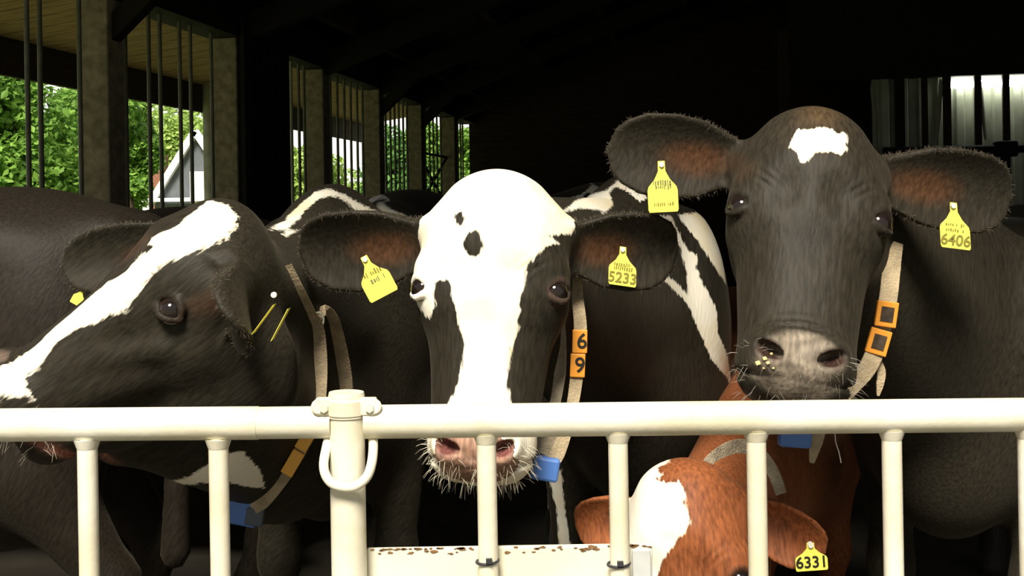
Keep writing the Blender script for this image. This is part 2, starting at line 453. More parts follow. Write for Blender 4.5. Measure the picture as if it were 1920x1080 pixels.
mb = MB(); q = P(350, 374, 31.8); mb.box(q, (1.3, 0, 0), (0, .1, 0), (0, 0, .05)); mb.build('sill_board', M['white_paint'], house)
mb = MB(); q = P(295, 330, 40); mb.box((q.x, 40, q.z - 1.5), (.3, 0, 0), (0, .3, 0), (0, 0, 2.2))
tag(mb.build('brick_chimney', M['brick'], bevel=.02), 'red brick chimney left of the gabled house', 'chimney')

# trees
LM = [leaf_mat('leaf_green', (.06, .16, .015), (.34, .58, .10)), leaf_mat('leaf_light', (.16, .28, .03), (.58, .74, .22)), leaf_mat('leaf_dark', (.03, .10, .015), (.18, .40, .09))]
def tree(px, d, zc, r, rz, m, count, label, leaf=.16):
    x = (px - 960) / F_PX * d
    t = empty('tree', (x, d, 0)); tag(t, label, 'tree', 'trees outside the barn')
    rng = np.random.default_rng(abs(int(px * 7 + d)))
    blobs = rng.normal(size=(26, 3)); blobs /= np.linalg.norm(blobs, axis=1)[:, None]
    blobs = blobs * rng.uniform(.35, .8, (26, 1)) * np.array([r, r, rz]) + np.array([x, d, zc])
    br = rng.uniform(.28, .48, 26) * r
    pick = rng.integers(0, 26, count); nrm = rng.normal(size=(count, 3)); nrm /= np.linalg.norm(nrm, axis=1)[:, None]
    c = blobs[pick] + nrm * (br[pick] * rng.uniform(.75, 1.05, count))[:, None]
    up = nrm * .6 + rng.normal(size=(count, 3)) * .5 + np.array([0, 0, .5]); up /= np.linalg.norm(up, axis=1)[:, None]
    a = np.cross(up, rng.normal(size=(count, 3))); a /= np.linalg.norm(a, axis=1)[:, None]; b = np.cross(up, a)
    s = (leaf * rng.uniform(.6, 1.3, count))[:, None]
    V = np.stack([c - a * s, c - b * s * .55 - up * s * .15, c + a * s, c + b * s * .55 - up * s * .15], 1).reshape(-1, 3)
    Fc = np.arange(count * 4).reshape(-1, 4)
    o = mesh_obj('crown', V, Fc, m, t)
    at = o.data.attributes.new('tint', 'FLOAT', 'POINT')
    tint = np.repeat(np.clip(rng.beta(2, 2.4, count), 0, 1), 4).astype(np.float32); at.data.foreach_set('value', tint)
    mb = MB(); mb.tube([(x, d, 0), (x + .1, d, zc * .5), (x, d, zc)], [.06 * r + .05, .05 * r + .03, .03 * r], 10); mb.build('trunk', M['trunk'], t, True)
tree(30, 15.5, 2.7, 1.25, 1.9, LM[0], 15000, 'bushy green tree filling the leftmost opening of the barn', .065)
tree(165, 19.5, 2.5, 1.0, 1.9, LM[0], 11000, 'green tree behind the second steel bar, next to the nearest concrete post', .075)
tree(-150, 22, 3.0, 2.0, 2.4, LM[2], 6000, 'dark green tree at the left edge of the leftmost opening', .11)
tree(238, 25, 2.9, .75, 2.1, LM[0], 8000, 'bright green tree just left of the gabled house', .085)
tree(325, 44, 3.6, 2.6, 2.6, LM[1], 12000, 'light green tree rising behind the gabled house', .13)
tree(440, 52, 2.2, 1.6, 2.2, LM[1], 4000, 'pale green tree behind the canopy post', .17)
tree(570, 46, 2.4, 1.6, 2.4, LM[1], 4500, 'pale green tree in the narrow opening by the door leaf', .15)
tree(652, 54, 1.4, 2.0, 1.6, LM[1], 4500, 'low yellow green tree in the brightest opening', .16)
tree(738, 48, 2.4, 1.5, 2.8, LM[2], 5000, 'dark green tree in the opening behind the pale cow back', .15)
tree(805, 58, 3.2, 1.5, 3.4, LM[0], 5000, 'green tree behind the crossed brace', .17)
tree(866, 50, 3.0, 1.2, 3.0, LM[0], 4500, 'green tree in the last sliver of the left wall', .15)

# ------------------------------------------------------------------ gate
YG = 1.9
def tube_px(pts, r, name, m, parent, y=YG, n=24):
    mb = MB(); mb.tube([P(a, b, y) for a, b in pts], r, n); return mb.build(name, m, parent, True)
PXM = F_PX / YG
lg = empty('gate', P(320, 1000, YG)); tag(lg, 'cream tubular steel gate left of the clamped gate post', 'gate')
rg = empty('gate', P(1300, 1000, YG)); tag(rg, 'cream tubular steel gate with a sheet panel, right of the clamped gate post', 'gate')
tube_px([(-900, 805), (0, 797), (485, 793)], 31 / PXM, 'top_rail', M['cream'], lg)
tube_px([(483, 793), (622, 791.5)], 30 / PXM, 'rail_sleeve', M['cream'], lg)
tube_px([(684, 791), (1300, 784), (2720, 769)], 31.5 / PXM, 'top_rail', M['cream'], rg)
ZB = .17
def bar(px, py, parent, r=18.5):
    top = P(px, py, YG); d = P(px + 4.3, py + 250, YG)
    sl_ = (d - top) / (d.z - top.z); bot = top + sl_ * (ZB - top.z)
    mb = MB(); mb.tube([top, top.lerp(bot, .3), bot], r / PXM, 20); mb.build('bar', M['cream'], parent, True)
    # weld bead
    wb = MB(); a = P(px - 20, py + 24, YG); b = P(px + 20, py + 23, YG)
    wb.tube([top + (bot - top).normalized() * .022, top + (bot - top).normalized() * .038], [(r + 7) / PXM, (r + .5) / PXM], 20); wb.build('weld', M['cream'], parent, True)
for px in (-830, -581, -333, -85, 163, 409): bar(px, 797 + (409 - px) * .002, lg)
for px in (911, 1158, 1417, 1671, 1926, 2180, 2434, 2688): bar(px, 788 - (px - 911) * .0098, rg)
def low_rail(x0, x1, parent):
    a = P(x0, 790, YG); b = P(x1, 790, YG); mb = MB()
    mb.tube([(a.x, YG, ZB), (b.x, YG, ZB)], .024, 20); mb.build('bottom_rail', M['cream'], parent, True)
low_rail(-900, 615, lg); low_rail(690, 2720, rg)
# sheet panel behind the bars
a = P(688, 1027, YG + .03); b = P(1222, 1031, YG + .03)
mb = MB(); mb.box(((a.x + b.x) / 2, YG + .028, (a.z + .30) / 2), ((b.x - a.x) / 2, 0, 0), (0, .006, 0), (0, 0, (a.z - .30) / 2))
pn = mb.build('sheet_panel', M['panel'], rg, bevel=.003); tag(pn, 'cream sheet panel')
mb = MB()
for k in range(70):
    x = a.x + (b.x - a.x) * random.random(); z = a.z - random.random() ** 2 * .010
    r_ = .002 + .004 * random.random()
    ol = [(math.cos(t) * r_ * random.uniform(.5, 1.5), min(math.sin(t) * r_ * random.uniform(.15, .5), a.z + .001 - z)) for t in np.linspace(0, 5.6, 9)]
    mb.prism(ol, Vector((x, YG + .0205, z)), Vector((1, 0, 0)), BZ, Vector((0, 1, 0)), .0014)
mb.build('rust_flake', M['rust'], pn)['kind'] = 'stuff'
for px, py, s_ in ((914, 1052, 1), (1160, 1057, 1)):
    c = P(px, py, YG); mb = MB(); R_ = 20.5 / PXM
    ring = [c + Vector((math.cos(t) * R_, math.sin(t) * R_, .0012 * math.cos(t))) for t in np.linspace(0, 2 * math.pi, 25)]
    mb.tube(ring, .0024, 8, caps=False); k_ = P(px + 3, py, YG - .02); mb.box(k_, (.005, 0, 0), (0, .003, 0), (0, 0, .004))
    mb.build('cable_tie', M['tie'], rg, True)
# bracket at the panel's end
mb = MB(); q = P(1203, 1062, YG + .012); mb.box(q, (.0155, 0, 0), (0, .0025, 0), (0, 0, .028)); br_ = mb.build('bracket', M['bracket'], rg, bevel=.002)

# gate post with clamp cap and hanging bail
gp = empty('gate_post', P(650, 1000, YG - .01)); gp['label'] = 'cream round gate post with a bolted clamp cap between the two gates'; gp['category'] = 'post'
yp = YG - .005
top = P(650, 760, yp); sl2 = P(654, 1010, yp); dz = (sl2 - top) / (sl2.z - top.z)
bot = top + dz * (0 - top.z)
mb = MB(); mb.tube([top, bot], 33 / PXM, 28); mb.build('post', M['cream'], gp, True)
mb = MB(); mb.tube([P(649.5, 735, yp), P(649.5, 742, yp), P(650, 781, yp)], [32.5 / PXM, 34 / PXM, 35.5 / PXM], 28); mb.build('cap', M['cream'], gp, True)
mb = MB()
mb.tube([P(649.5, 746, yp), P(649.5, 779, yp)], 37 / PXM, 28)
for sx in (-1, 1):
    mb.box(P(649.5 + sx * 42, 762, yp - .012), (.013, 0, 0), (0, .009, 0), (0, 0, .0145))
    mb.tube([P(649.5 + sx * 51, 763, yp - .021), P(649.5 + sx * 51, 763, yp + .0)], .0135, 14)
clamp = mb.build('clamp', M['cream'], gp, True, bevel=.003)
for sx in (-1, 1):
    mb = MB(); c = P(649.5 + sx * 43, 766, yp - .026); mb.tube([c, c + Vector((0, .012, 0))], .0075, 6); mb.build('bolt', M['cream'], clamp)
# U-shaped bail hanging from the right gate around the post
bp_ = [(697, 806, .015), (700, 835, -.005), (697, 868, -.03), (688, 894, -.036), (668, 911, -.04), (648, 914, -.042), (625, 908, -.04), (611, 892, -.036), (607, 868, -.03), (613, 835, -.005), (619, 806, .015)]
pts = [P(x, y, yp + dy) for x, y, dy in bp_]
mb = MB(); 
fine = []
for i in range(len(pts) - 1):
    p0 = pts[max(i - 1, 0)]; p1 = pts[i]; p2 = pts[i + 1]; p3 = pts[min(i + 2, len(pts) - 1)]
    for t in (0, .25, .5, .75):
        fine.append(.5 * ((2 * p1) + (p2 - p0) * t + (2 * p0 - 5 * p1 + 4 * p2 - p3) * t * t + (3 * p1 - p0 - 3 * p2 + p3) * t ** 3))
fine.append(pts[-1])
mb.tube(fine, .0078, 12)
tag(mb.build('latch_loop', M['cream'], smooth=True), 'cream U-shaped steel latch loop hanging around the gate post', 'latch')

# ------------------------------------------------------------------ cows: signed-distance sculpting
def smin(a, b, k):
    h = np.maximum(k - np.abs(a - b), 0) / k
    return np.minimum(a, b) - h * h * k * .25

class Sdf:
    def __init__(s): s.p = []
    def add(s, f, lo, hi, k=.03, op='u'): s.p.append((f, np.array(lo, float), np.array(hi, float), k, op))
    def cone(s, a, b, ra, rb, k=.03, op='u'):
        a = np.array(a, float); b = np.array(b, float); ba = b - a; bb = ba @ ba
        def f(p):
            pa = p - a; h = np.clip((pa @ ba) / bb, 0, 1)
            return np.sqrt(((pa - h[..., None] * ba) ** 2).sum(-1)) - (ra + (rb - ra) * h)
        s.add(f, np.minimum(a - ra, b - rb), np.maximum(a + ra, b + rb), k, op)
    def ell(s, c, r, k=.03, op='u', R=None):
        c = np.array(c, float); r = np.array(r, float)
        def f(p):
            q = p - c
            if R is not None: q = q @ R
            k0 = np.sqrt(((q / r) ** 2).sum(-1)); k1 = np.sqrt(((q / r ** 2) ** 2).sum(-1))
            return k0 * (k0 - 1) / np.maximum(k1, 1e-9)
        m = r if R is None else np.full(3, r.max())
        s.add(f, c - m, c + m, k, op)
    def combine(s, D, d, k, op):
        if op == 'u': return smin(D, d, k)
        if op == 's': return -smin(-D, d, k)
        return D + d
    def at(s, p):
        D = np.full(p.shape[:-1], .3)
        for f, lo, hi, k, op in s.p: D = s.combine(D, f(p), k, op)
        return D
    def grid(s, xs, ys, zs, pad=.07):
        D = np.full((len(xs), len(ys), len(zs)), .3, np.float32)
        for f, lo, hi, k, op in s.p:
            sl_ = []
            for ax, i in ((xs, 0), (ys, 1), (zs, 2)):
                a = np.searchsorted(ax, lo[i] - pad); b = np.searchsorted(ax, hi[i] + pad); sl_.append(slice(a, b))
            g = np.stack(np.meshgrid(xs[sl_[0]], ys[sl_[1]], zs[sl_[2]], indexing='ij'), -1)
            if g.size == 0: continue
            D[tuple(sl_)] = s.combine(D[tuple(sl_)], f(g), k, op)
        return D

def axis_pts(lo, hi, flo, fhi, hf, hc):
    mid = list(np.arange(flo, fhi + hf, hf)); h = hf; x = mid[-1]; up = []
    while x < hi: h = min(h * 1.22, hc); x += h; up.append(x)
    h = hf; x = mid[0]; dn = []
    while x > lo: h = min(h * 1.22, hc); x -= h; dn.append(x)
    return np.array(dn[::-1] + mid + up)

def surface_nets(D, xs, ys, zs):
    neg = D < 0
    nx, ny, nz = D.shape
    cnt = np.zeros((nx - 1, ny - 1, nz - 1), np.int8)
    for i in (0, 1):
        for j in (0, 1):
            for k in (0, 1): cnt += neg[i:nx - 1 + i, j:ny - 1 + j, k:nz - 1 + k]
    act = (cnt > 0) & (cnt < 8); idx = np.argwhere(act); N = len(idx)
    ids = np.full(act.shape, -1, np.int64); ids[act] = np.arange(N)
    cs = [(i, j, k) for i in (0, 1) for j in (0, 1) for k in (0, 1)]
    cv_ = np.stack([D[idx[:, 0] + i, idx[:, 1] + j, idx[:, 2] + k] for i, j, k in cs], 1)
    acc = np.zeros((N, 3)); n = np.zeros(N)
    for a in range(8):
        for b in range(a + 1, 8):
            if sum(abs(cs[a][q] - cs[b][q]) for q in range(3)) != 1: continue
            va, vb = cv_[:, a], cv_[:, b]; m = (va < 0) != (vb < 0)
            t = np.where(m, va / np.where(m, va - vb, 1), 0)
            pt = np.array(cs[a]) + t[:, None] * (np.array(cs[b]) - np.array(cs[a]))
            acc[m] += pt[m]; n[m] += 1
    loc = acc / n[:, None]
    V = np.stack([ax[idx[:, q]] + loc[:, q] * (ax[idx[:, q] + 1] - ax[idx[:, q]]) for q, ax in enumerate((xs, ys, zs))], 1)
    F = []
    for q in range(3):
        o1, o2 = [(1, 2), (2, 0), (0, 1)][q]
        sA = [slice(None)] * 3; sB = [slice(None)] * 3; sA[q] = slice(0, -1); sB[q] = slice(1, None)
        ch = neg[tuple(sA)] != neg[tuple(sB)]
        e = np.argwhere(ch); e = e[(e[:, o1] > 0) & (e[:, o2] > 0) & (e[:, o1] < D.shape[o1] - 1) & (e[:, o2] < D.shape[o2] - 1)]
        d1 = np.zeros(3, int); d1[o1] = 1; d2 = np.zeros(3, int); d2[o2] = 1
        c = [e - d1 - d2, e - d2, e, e - d1]
        f = np.stack([ids[tuple(x.T)] for x in c], 1)
        sgn = neg[tuple(e.T)]
        f[~sgn] = f[~sgn][:, ::-1]
        F.append(f)
    return V, np.concatenate(F)

def smooth_mask(x, a, b):
    t = np.clip((x - a) / (b - a), 0, 1); return t * t * (3 - 2 * t)

def head_prims(S_, wx=1.0, jaw=0, hy=1.0, eo=(0, 0, 0)):
    if jaw: S_.cone((0, .235 + jaw * .6, -.17), (0, .17 + jaw * .45, -.42), .062, .045, .07); S_.cone((0, .15 + jaw * .3, -.45), (0, .13 + jaw * .25, -.53), .048, .042, .05)
    for sg in (-1, 1):
        def X(x, y, z): return (sg * x * (wx if z > -.4 else 1 + (wx - 1) * .3), y if y < .08 else .08 + (y - .08) * hy, z)
        S_.cone(X(.034, .083, -.25), X(.024, .072, -.47), .066, .052, .04)          # nasal bridge
        S_.cone(X(.060, .15, -.20), X(.046, .105, -.44), .064, .050, .05)           # upper jaw
        S_.ell(X(.072, .195, -.19), (.052, .095, .115), .05)                        # cheek muscle
        S_.cone(X(.054, .235, -.18), X(.022, .130, -.51), .044, .038, .05)          # lower jaw
        S_.ell(X(.050, .085, -.515), (.045, .055, .055), .04)                       # lips
        S_.ell(X(.080 , .088 + eo[1], -.226 + eo[2]), (.050, .052, .056), .06)                      # orbit
        S_.cone(X(.045, .030, -.135), X(.104, .062 + eo[1], -.182 + eo[2]), .024, .026, .05)       # brow
        S_.cone(X(.105, .118, -.255), X(.066, .085, -.37), .017, .010, .03)         # face crest
        S_.cone(X(.05, .10, -.065), X(.105, .115, -.095), .055, .042, .05)           # ear root
        S_.ell(X(.051, .022, -.512), (.028, .028, .034), .02)                       # nostril rim
    S_.ell((0, .110, -.11), (.102 * wx, .105, .112), .05)
    S_.ell((0, .080, -.045), (.066, .06, .055), .05)
    S_.ell((0, .088, -.17), (.112 * wx, .086, .14), .05)
    S_.ell((0, .075, -.512), (.074, .066, .058), .04)
    S_.ell((0, .08 + .048 * hy, -.535), (.048, .045, .038), .03)

EYE_C = np.array((.094, .078, -.228)); EYE_N = np.array((.70, -.70, .06)); EYE_N /= np.linalg.norm(EYE_N)
def head_details(S_, wx=1.0, hy=1.0, EC0=EYE_C):
    for sg in (-1, 1):
        EC = EC0 * np.array((wx, 1, 1))
        fl = np.array((sg, 1, 1))
        # nostril: slanted comma
        ax = np.array((sg * .62, .42, .60)); ax /= np.linalg.norm(ax)
        nrm = np.array((sg * .35, -.82, -.45)); nrm -= ax * (nrm @ ax); nrm /= np.linalg.norm(nrm)
        R = np.stack([ax, np.cross(nrm, ax), nrm], 1)
        S_.ell((sg * .050, .004, -.518), (.023, .0115, .026), .010, 's', R)
        # eye socket
        n = EYE_N * fl; c = (EC + EYE_N * .036) * fl
        tz = np.array((0, -.10, 1.0)); tz -= n * (tz @ n); tz /= np.linalg.norm(tz); tx = np.cross(tz, n)
        R = np.stack([tx, tz, n], 1)
        S_.ell(c, (.0265, .0215, .020), .008, 's', R)
        for q, rr in ((1, .0044), (-1, .0034)):      # eyelids
            arc = [c + n * (.0125 - .010 * abs(t) ** 2) + tx * t * .0275 + tz * q * (.0215 if q > 0 else .0200) * (1 - t * t * .85) for t in np.linspace(-1, 1, 7)]
            for a, b in zip(arc[:-1], arc[1:]): S_.cone(a, b, rr, rr, .010)
    # mouth line and wrinkles as displacement
    def mouth(p):
        x, y, z = p[..., 0], p[..., 1], p[..., 2]
        zl = -.553 + .35 / hy * (y - .02)
        return .010 * np.exp(-((z - zl) / .0055) ** 2) * smooth_mask(y, .02, .05) * (1 - smooth_mask(y, .15 * hy, .19 * hy))
    S_.add(mouth, (-.12, 0, -.6), (.12, .30, -.44), 0, 'd')
    def folds(p):
        x, y, z = np.abs(p[..., 0]), p[..., 1], p[..., 2]
        r = np.sqrt((x - .112) ** 2 + (z + .225) ** 2 + (y - .06) ** 2)
        m = np.exp(-((r - .058) / .020) ** 2) * smooth_mask(-y, -.14, -.05) * smooth_mask(-x, -.125, -.07)
        w_ = .0030 * np.sin(r * 480 + 25 * z + 1.5 * np.sin(60 * z)) * m * smooth_mask(z, -.22, -.17)
        nose = .0022 * np.sin((z + .455) * 420 + 30 * x) * np.exp(-((z + .462) / .016) ** 2) * np.exp(-(x / .05) ** 2) * smooth_mask(-y, -.06, -.03)
        dent = .008 * np.exp(-((z + .21) / .04) ** 2 - ((x - .045) / .03) ** 2) * smooth_mask(-y, -.06, -.02)
        return w_ + nose + dent
    S_.add(folds, (-.16, -.05, -.5), (.16, .15, -.1), 0, 'd')

class Ear:
    T = [0, .15, .35, .55, .75, .88, .95, 1.0]; Wt = [.46, .66, .92, 1.0, .95, .76, .52, .0]
    def __init__(s, base, tip, opening, W, th=.0062, cup=.030):
        s.base = base; s.L = np.linalg.norm(tip - base); s.ea = (tip - base) / s.L
        o = opening - s.ea * (opening @ s.ea); s.ec = o / np.linalg.norm(o); s.eb = np.cross(s.ec, s.ea); s.W = W; s.th = th; s.cup = cup
    def q(s, p):
        d = p - s.base; return d @ s.ea, d @ s.eb, d @ s.ec
    def c0(s, a, b): return s.cup * (b / s.W) ** 2 - .010 + .02 * (a / s.L - .5) ** 2 - .022 * (1 - np.clip(a / s.L, 0, 1)) ** 3
    def w(s, a): return s.W * np.interp(a / s.L, s.T, s.Wt)
    def f(s, p):
        a, b, c = s.q(p)
        do = np.maximum((np.abs(b) - s.w(a)) * .72, np.maximum((a - s.L) * .9, -a - .03))
        ds = np.abs(c - s.c0(a, b)) * .8 - (s.th + .010 * np.clip(1 - a / s.L, 0, 1) ** 2)
        return -smin(-do, -ds, .008)
    def add_to(s, S_):
        tip = s.base + s.ea * s.L; m = s.W + .03
        S_.add(s.f, np.minimum(s.base, tip) - m, np.maximum(s.base, tip) + m, .02, 'u')

def body_prims(S_, Wp, dirv, L, toR, sc, hs=1.0, legs=True):
    """withers point, direction shoulder->rump; L maps world points to local, toR maps world vectors"""
    dy = Vector(dirv).normalized(); dx = Vector((dy.y, -dy.x, 0)); dz = Vector((0, 0, 1))
    Wp = Vector(Wp); H = Wp.z
    R = np.stack([toR(dx), toR(dy), toR(dz)], 1)
    g = H / 1.45
    def pt(x, y, z): return L(Wp + dx * x * hs + dy * y + dz * z * g)
    def e(x, y, z, rx, ry, rz, k=.10): S_.ell(pt(x, y, z), np.array((rx * hs, ry, rz * g)) / sc, k, 'u', R)
    def c(a, b, ra, rb, k=.07): S_.cone(pt(*a), pt(*b), ra / sc, rb / sc, k)
    e(0, .60, -.44, .29, .74, .37); e(0, .78, -.56, .32, .60, .32); e(0, .95, -.20, .17, .60, .16)
    for q in (-1, 1):
        e(q * .17, .10, -.42, .11, .22, .33); e(q * .18, 1.40, -.46, .13, .25, .36)
        e(q * .20, 1.18, -.12, .09, .12, .08); e(q * .12, 1.60, -.14, .07, .10, .08)
        if legs:
            c((q * .18, .10, -.62), (q * .17, .06, -1.02), .090, .052); c((q * .17, .06, -1.02), (q * .17, .06, -1.33), .042, .036)
            c((q * .17, .05, -1.33), (q * .17, .02, -1.42), .045, .055, .03)
            c((q * .19, 1.42, -.70), (q * .19, 1.62, -.97), .12, .056); c((q * .19, 1.62, -.97), (q * .19, 1.56, -1.33), .045, .038)
            c((q * .19, 1.56, -1.33), (q * .19, 1.52, -1.42), .046, .056, .03)
    e(0, .08, -.12, .10, .30, .13); e(0, 1.30, -.16, .20, .34, .17); e(0, -.06, -.66, .16, .20, .22); e(0, 1.25, -.80, .17, .20, .13, .06)
    c((0, 1.66, -.10), (0, 1.74, -.40), .035, .022, .04); c((0, 1.74, -.40), (0, 1.72, -.95), .022, .04, .03)
    return pt

def poly_sd(pts, poly):
    """signed distance (positive inside) of 2-D points to a polygon"""
    poly = np.array(poly, float); n = len(poly); d = np.full(len(pts), 1e9); ins = np.zeros(len(pts), bool)
    for i in range(n):
        a = poly[i]; b = poly[(i + 1) % n]; e = b - a; w_ = pts - a
        t = np.clip((w_ @ e) / max(e @ e, 1e-12), 0, 1)
        d = np.minimum(d, ((w_ - t[:, None] * e) ** 2).sum(1))
        c = (a[1] > pts[:, 1]) != (b[1] > pts[:, 1])
        with np.errstate(divide='ignore', invalid='ignore'):
            xx = (b[0] - a[0]) * (pts[:, 1] - a[1]) / (b[1] - a[1]) + a[0]
        ins ^= c & (pts[:, 0] < xx)
    d = np.sqrt(d); return np.where(ins, d, -d)

class Cow:
    def __init__(s, label, O, ez, nf, sc, ears, Wp, dirv, base, marks=(), hf=HF, hc=.024, hs=1.0, mottle=None, muzzle=None,
                 inner=(.075, .034, .016), throat=None, eyes=True, neck_r=1.0, group=None, pink=0, wx=1.0, ear_z=-.088, jaw=0, hy=1.0, eo=(0, 0, 0), look=(0, 0, 0), lip=None, extra=()):
        s.wx = wx; s.ec = EYE_C + np.array(eo); s.look = look
        ez = Vector(ez).normalized(); nf = Vector(nf); nf = (nf - ez * nf.dot(ez)).normalized(); ey = -nf; ex = ey.cross(ez)
        R = np.array([ex, ey, ez]).T; s.R = R; s.O = np.array(O); s.sc = sc
        L = lambda w_: (np.array(w_) - s.O) @ R / sc
        s.L = L
        toR = lambda v: np.array(v) @ R
        S_ = Sdf()
        pt = body_prims(S_, Wp, dirv, L, toR, sc, hs)
        sh = pt(0, .06, -.20); br = pt(0, .0, -.62); md = pt(0, .0, -.40)
        # neck
        S_.cone((0, .165, -.095), sh, .085 * neck_r, .15 / sc, .09); S_.cone((0, .20, -.15), md, .10 * neck_r, .20 / sc, .09)
        S_.cone((0, .225 + .225 * (hy - 1) * .8, -.20), br, .075 * neck_r, .17 / sc, .09)
        for a_, b_, ra_, rb_ in extra: S_.cone(L(a_), L(b_), ra_ / sc, rb_ / sc, .09)
        head_prims(S_, wx, jaw, hy, eo)
        s.ears = []
        if ears:
            for sg, tip, op, W in ears:
                base_p = np.array((sg * .118 * wx, .118, ear_z))
                E = Ear(base_p, L(tip), toR(Vector(op)), W); E.add_to(S_); s.ears.append(E)
        if eyes: head_details(S_, wx, hy, s.ec)
        s.S = S_
        lo = np.min([p[1] for p in S_.p], 0) - .06; hi = np.max([p[2] for p in S_.p], 0) + .06
        fl = np.array((-.2, -.05, -.62)); fh = np.array((.2, .27, .04))
        for E in s.ears:
            tip = E.base + E.ea * E.L; fl = np.minimum(fl, tip - .06); fh = np.maximum(fh, tip + .06)
        ax = [axis_pts(lo[i], hi[i], fl[i], fh[i], hf, hc) for i in range(3)]
        D = S_.grid(*ax)
        V, F = surface_nets(D, *ax); del D
        for it in range(3):                                   # project onto the surface
            d = S_.at(V); e = .0015
            G = np.stack([S_.at(V + np.eye(3)[i] * e) - d for i in range(3)], 1) / e
            g2 = np.maximum((G ** 2).sum(1), .15)
            st = -(d / g2)[:, None] * G; ln = np.linalg.norm(st, axis=1); st *= np.minimum(1, .006 / np.maximum(ln, 1e-9))[:, None]
            V += st
        s.N = G / np.linalg.norm(G, axis=1)[:, None]
        s.V = V; s.W = V @ R.T * sc + s.O
        me = bpy.data.meshes.new('cow'); me.from_pydata(V.tolist(), [], F.tolist()); me.materials.append(M['coat'])
        me.polygons.foreach_set('use_smooth', [True] * len(F)); me.update()
        o = bpy.data.objects.new('cow', me); COL.objects.link(o); s.o = o
        o.matrix_world = Matrix.Translation(s.O.tolist()) @ Matrix(R.tolist()).to_4x4() @ Matrix.Scale(sc, 4)
        s.mw = o.matrix_world.copy()
        tag(o, label, 'cow', group)
        s.bvh = BVHTree.FromPolygons([Vector(v) for v in s.W], F.tolist())
        # coat colours
        x, y, z = V.T
        C = np.tile(np.array(base, float), (len(V), 1))
        def blend(c, m): C[:] = C * (1 - m[:, None]) + np.array(c)[None] * m[:, None]
        for E in s.ears:
            a, b, c = E.q(V); c0 = E.c0(a, b)
            inside = smooth_mask(c - c0, -.001, .004) * (np.abs(b) < E.w(a) + .012) * (a > -.03) * (a < E.L + .02)
            core = 1 - smooth_mask(np.sqrt(((a / E.L - .36) / .36) ** 2 + (b / E.W / .60) ** 2), .25, 1.0)
            blend(inner, inside * core * .9)
        if mottle is not None:                               # warm tint on the poll
            blend((.013, .011, .008), .75 * np.exp(-((z + .29) / .035) ** 2 - (x / .030) ** 2) * smooth_mask(-y, -.08, -.02))
            blend(mottle, .6 * np.exp(-((z + .03) / .07) ** 2 - (x / .04) ** 2) * smooth_mask(-y, -.08, -.02))
        mz = 1 - smooth_mask(np.sqrt((x / .078) ** 2 + ((y - .035) / .062) ** 2 + ((z + .527) / .055) ** 2), .92, 1.10)
        s.mz = mz
        if muzzle is not None:
            n1 = np.sin(x * 90 + 3 * np.sin(z * 70)) * np.sin(z * 80 + y * 60) * .5 + .5
            blend(muzzle[0], mz); blend(muzzle[1], mz * n1 * .8 * np.exp(-(x / .05) ** 2))
        for sg in (-1, 1):                                   # bare skin of the nostrils and lids
            r = np.sqrt((x - sg * .050) ** 2 + (y - .012) ** 2 + (z + .518) ** 2)
            blend((.035, .018, .014) if not pink else (.16, .06, .05), 1 - smooth_mask(r, .014, .026))
            c = (s.ec * np.array((s.wx, 1, 1)) + EYE_N * .040) * np.array((sg, 1, 1)); r = np.linalg.norm(V - c, axis=1)
            if eyes: blend((.019, .0145, .011) if not pink else (.07, .045, .035), .8 * (1 - smooth_mask(r, .024, .034)))
        if lip is not None:
            zl = -.553 + .35 / hy * (y - .02)
            blend(lip, np.exp(-((z - zl) / .010) ** 2) * smooth_mask(y, .02, .05) * (1 - smooth_mask(y, .14 * hy, .19 * hy)))
        hoof = smooth_mask(-s.W[:, 2], -.10, -.06); blend((.03, .027, .022), hoof)
        # white patches
        mk = np.full(len(V), -.05)
        for m in marks:
            pl_ = []
            last = None
            poly = m['px']; dens = []
            for i in range(len(poly)):
                a = np.array(poly[i], float); b = np.array(poly[(i + 1) % len(poly)], float); nn = max(1, int(np.linalg.norm(b - a) / 14))
                dens += [a + (b - a) * k / nn for k in range(nn)]
            hits = []
            for q in dens:
                h = s.hit(*q)
                if h and m.get('space', 'h') == 'h' and L(h[0])[1] > .17: h = None
                hits.append(h[0] if h else None)
            deps = [h.y for h in hits if h is not None]
            if not deps: print('MARK without hit', label, poly[0]); continue
            N_ = len(dens)
            for i, h in enumerate(hits):
                if h is None:
                    for k in range(1, N_):
                        j = hits[(i + k) % N_] or hits[(i - k) % N_]
                        if j is not None: break
                    h = P(dens[i][0], dens[i][1], j.y)
                pl_.append(h)
            if m.get('space', 'h') == 'h':
                q2 = np.array([L(h)[[0, 2]] for h in pl_]); pts2 = V[:, [0, 2]]
                sd = poly_sd(pts2, q2) * sc; sd = np.minimum(sd, (m.get('ymax', .12) - y))
                for E in s.ears:
                    a, b, c = E.q(V); sd = np.minimum(sd, np.where((np.abs(b) < E.w(a) + .02) & (np.abs(c - E.c0(a, b)) < .03), .02 - a, 1.0))
            else:
                q2 = np.array([(h.x, h.z) for h in pl_]); pts2 = s.W[:, [0, 2]]
                sd = poly_sd(pts2, q2)
                sd = np.minimum(sd, np.minimum(s.W[:, 1] - m.get('y0', 0), m.get('y1', 99) - s.W[:, 1]))
                fr = -(s.N @ R.T)[:, 1]; sd = np.minimum(sd, (fr + .15) * .5)
            if m.get('dark'): mk = np.minimum(mk, -sd)
            else: mk = np.maximum(mk, sd)
        if pink:
            mk = np.where(mz > .5, np.minimum(mk, .5 - mz), mk)
        at = me.attributes.new('mark', 'FLOAT', 'POINT'); at.data.foreach_set('value', mk.astype(np.float32))
        at = me.attributes.new('base', 'FLOAT_COLOR', 'POINT')
        at.data.foreach_set('color', np.concatenate([C, np.ones((len(C), 1))], 1).astype(np.float32).ravel())
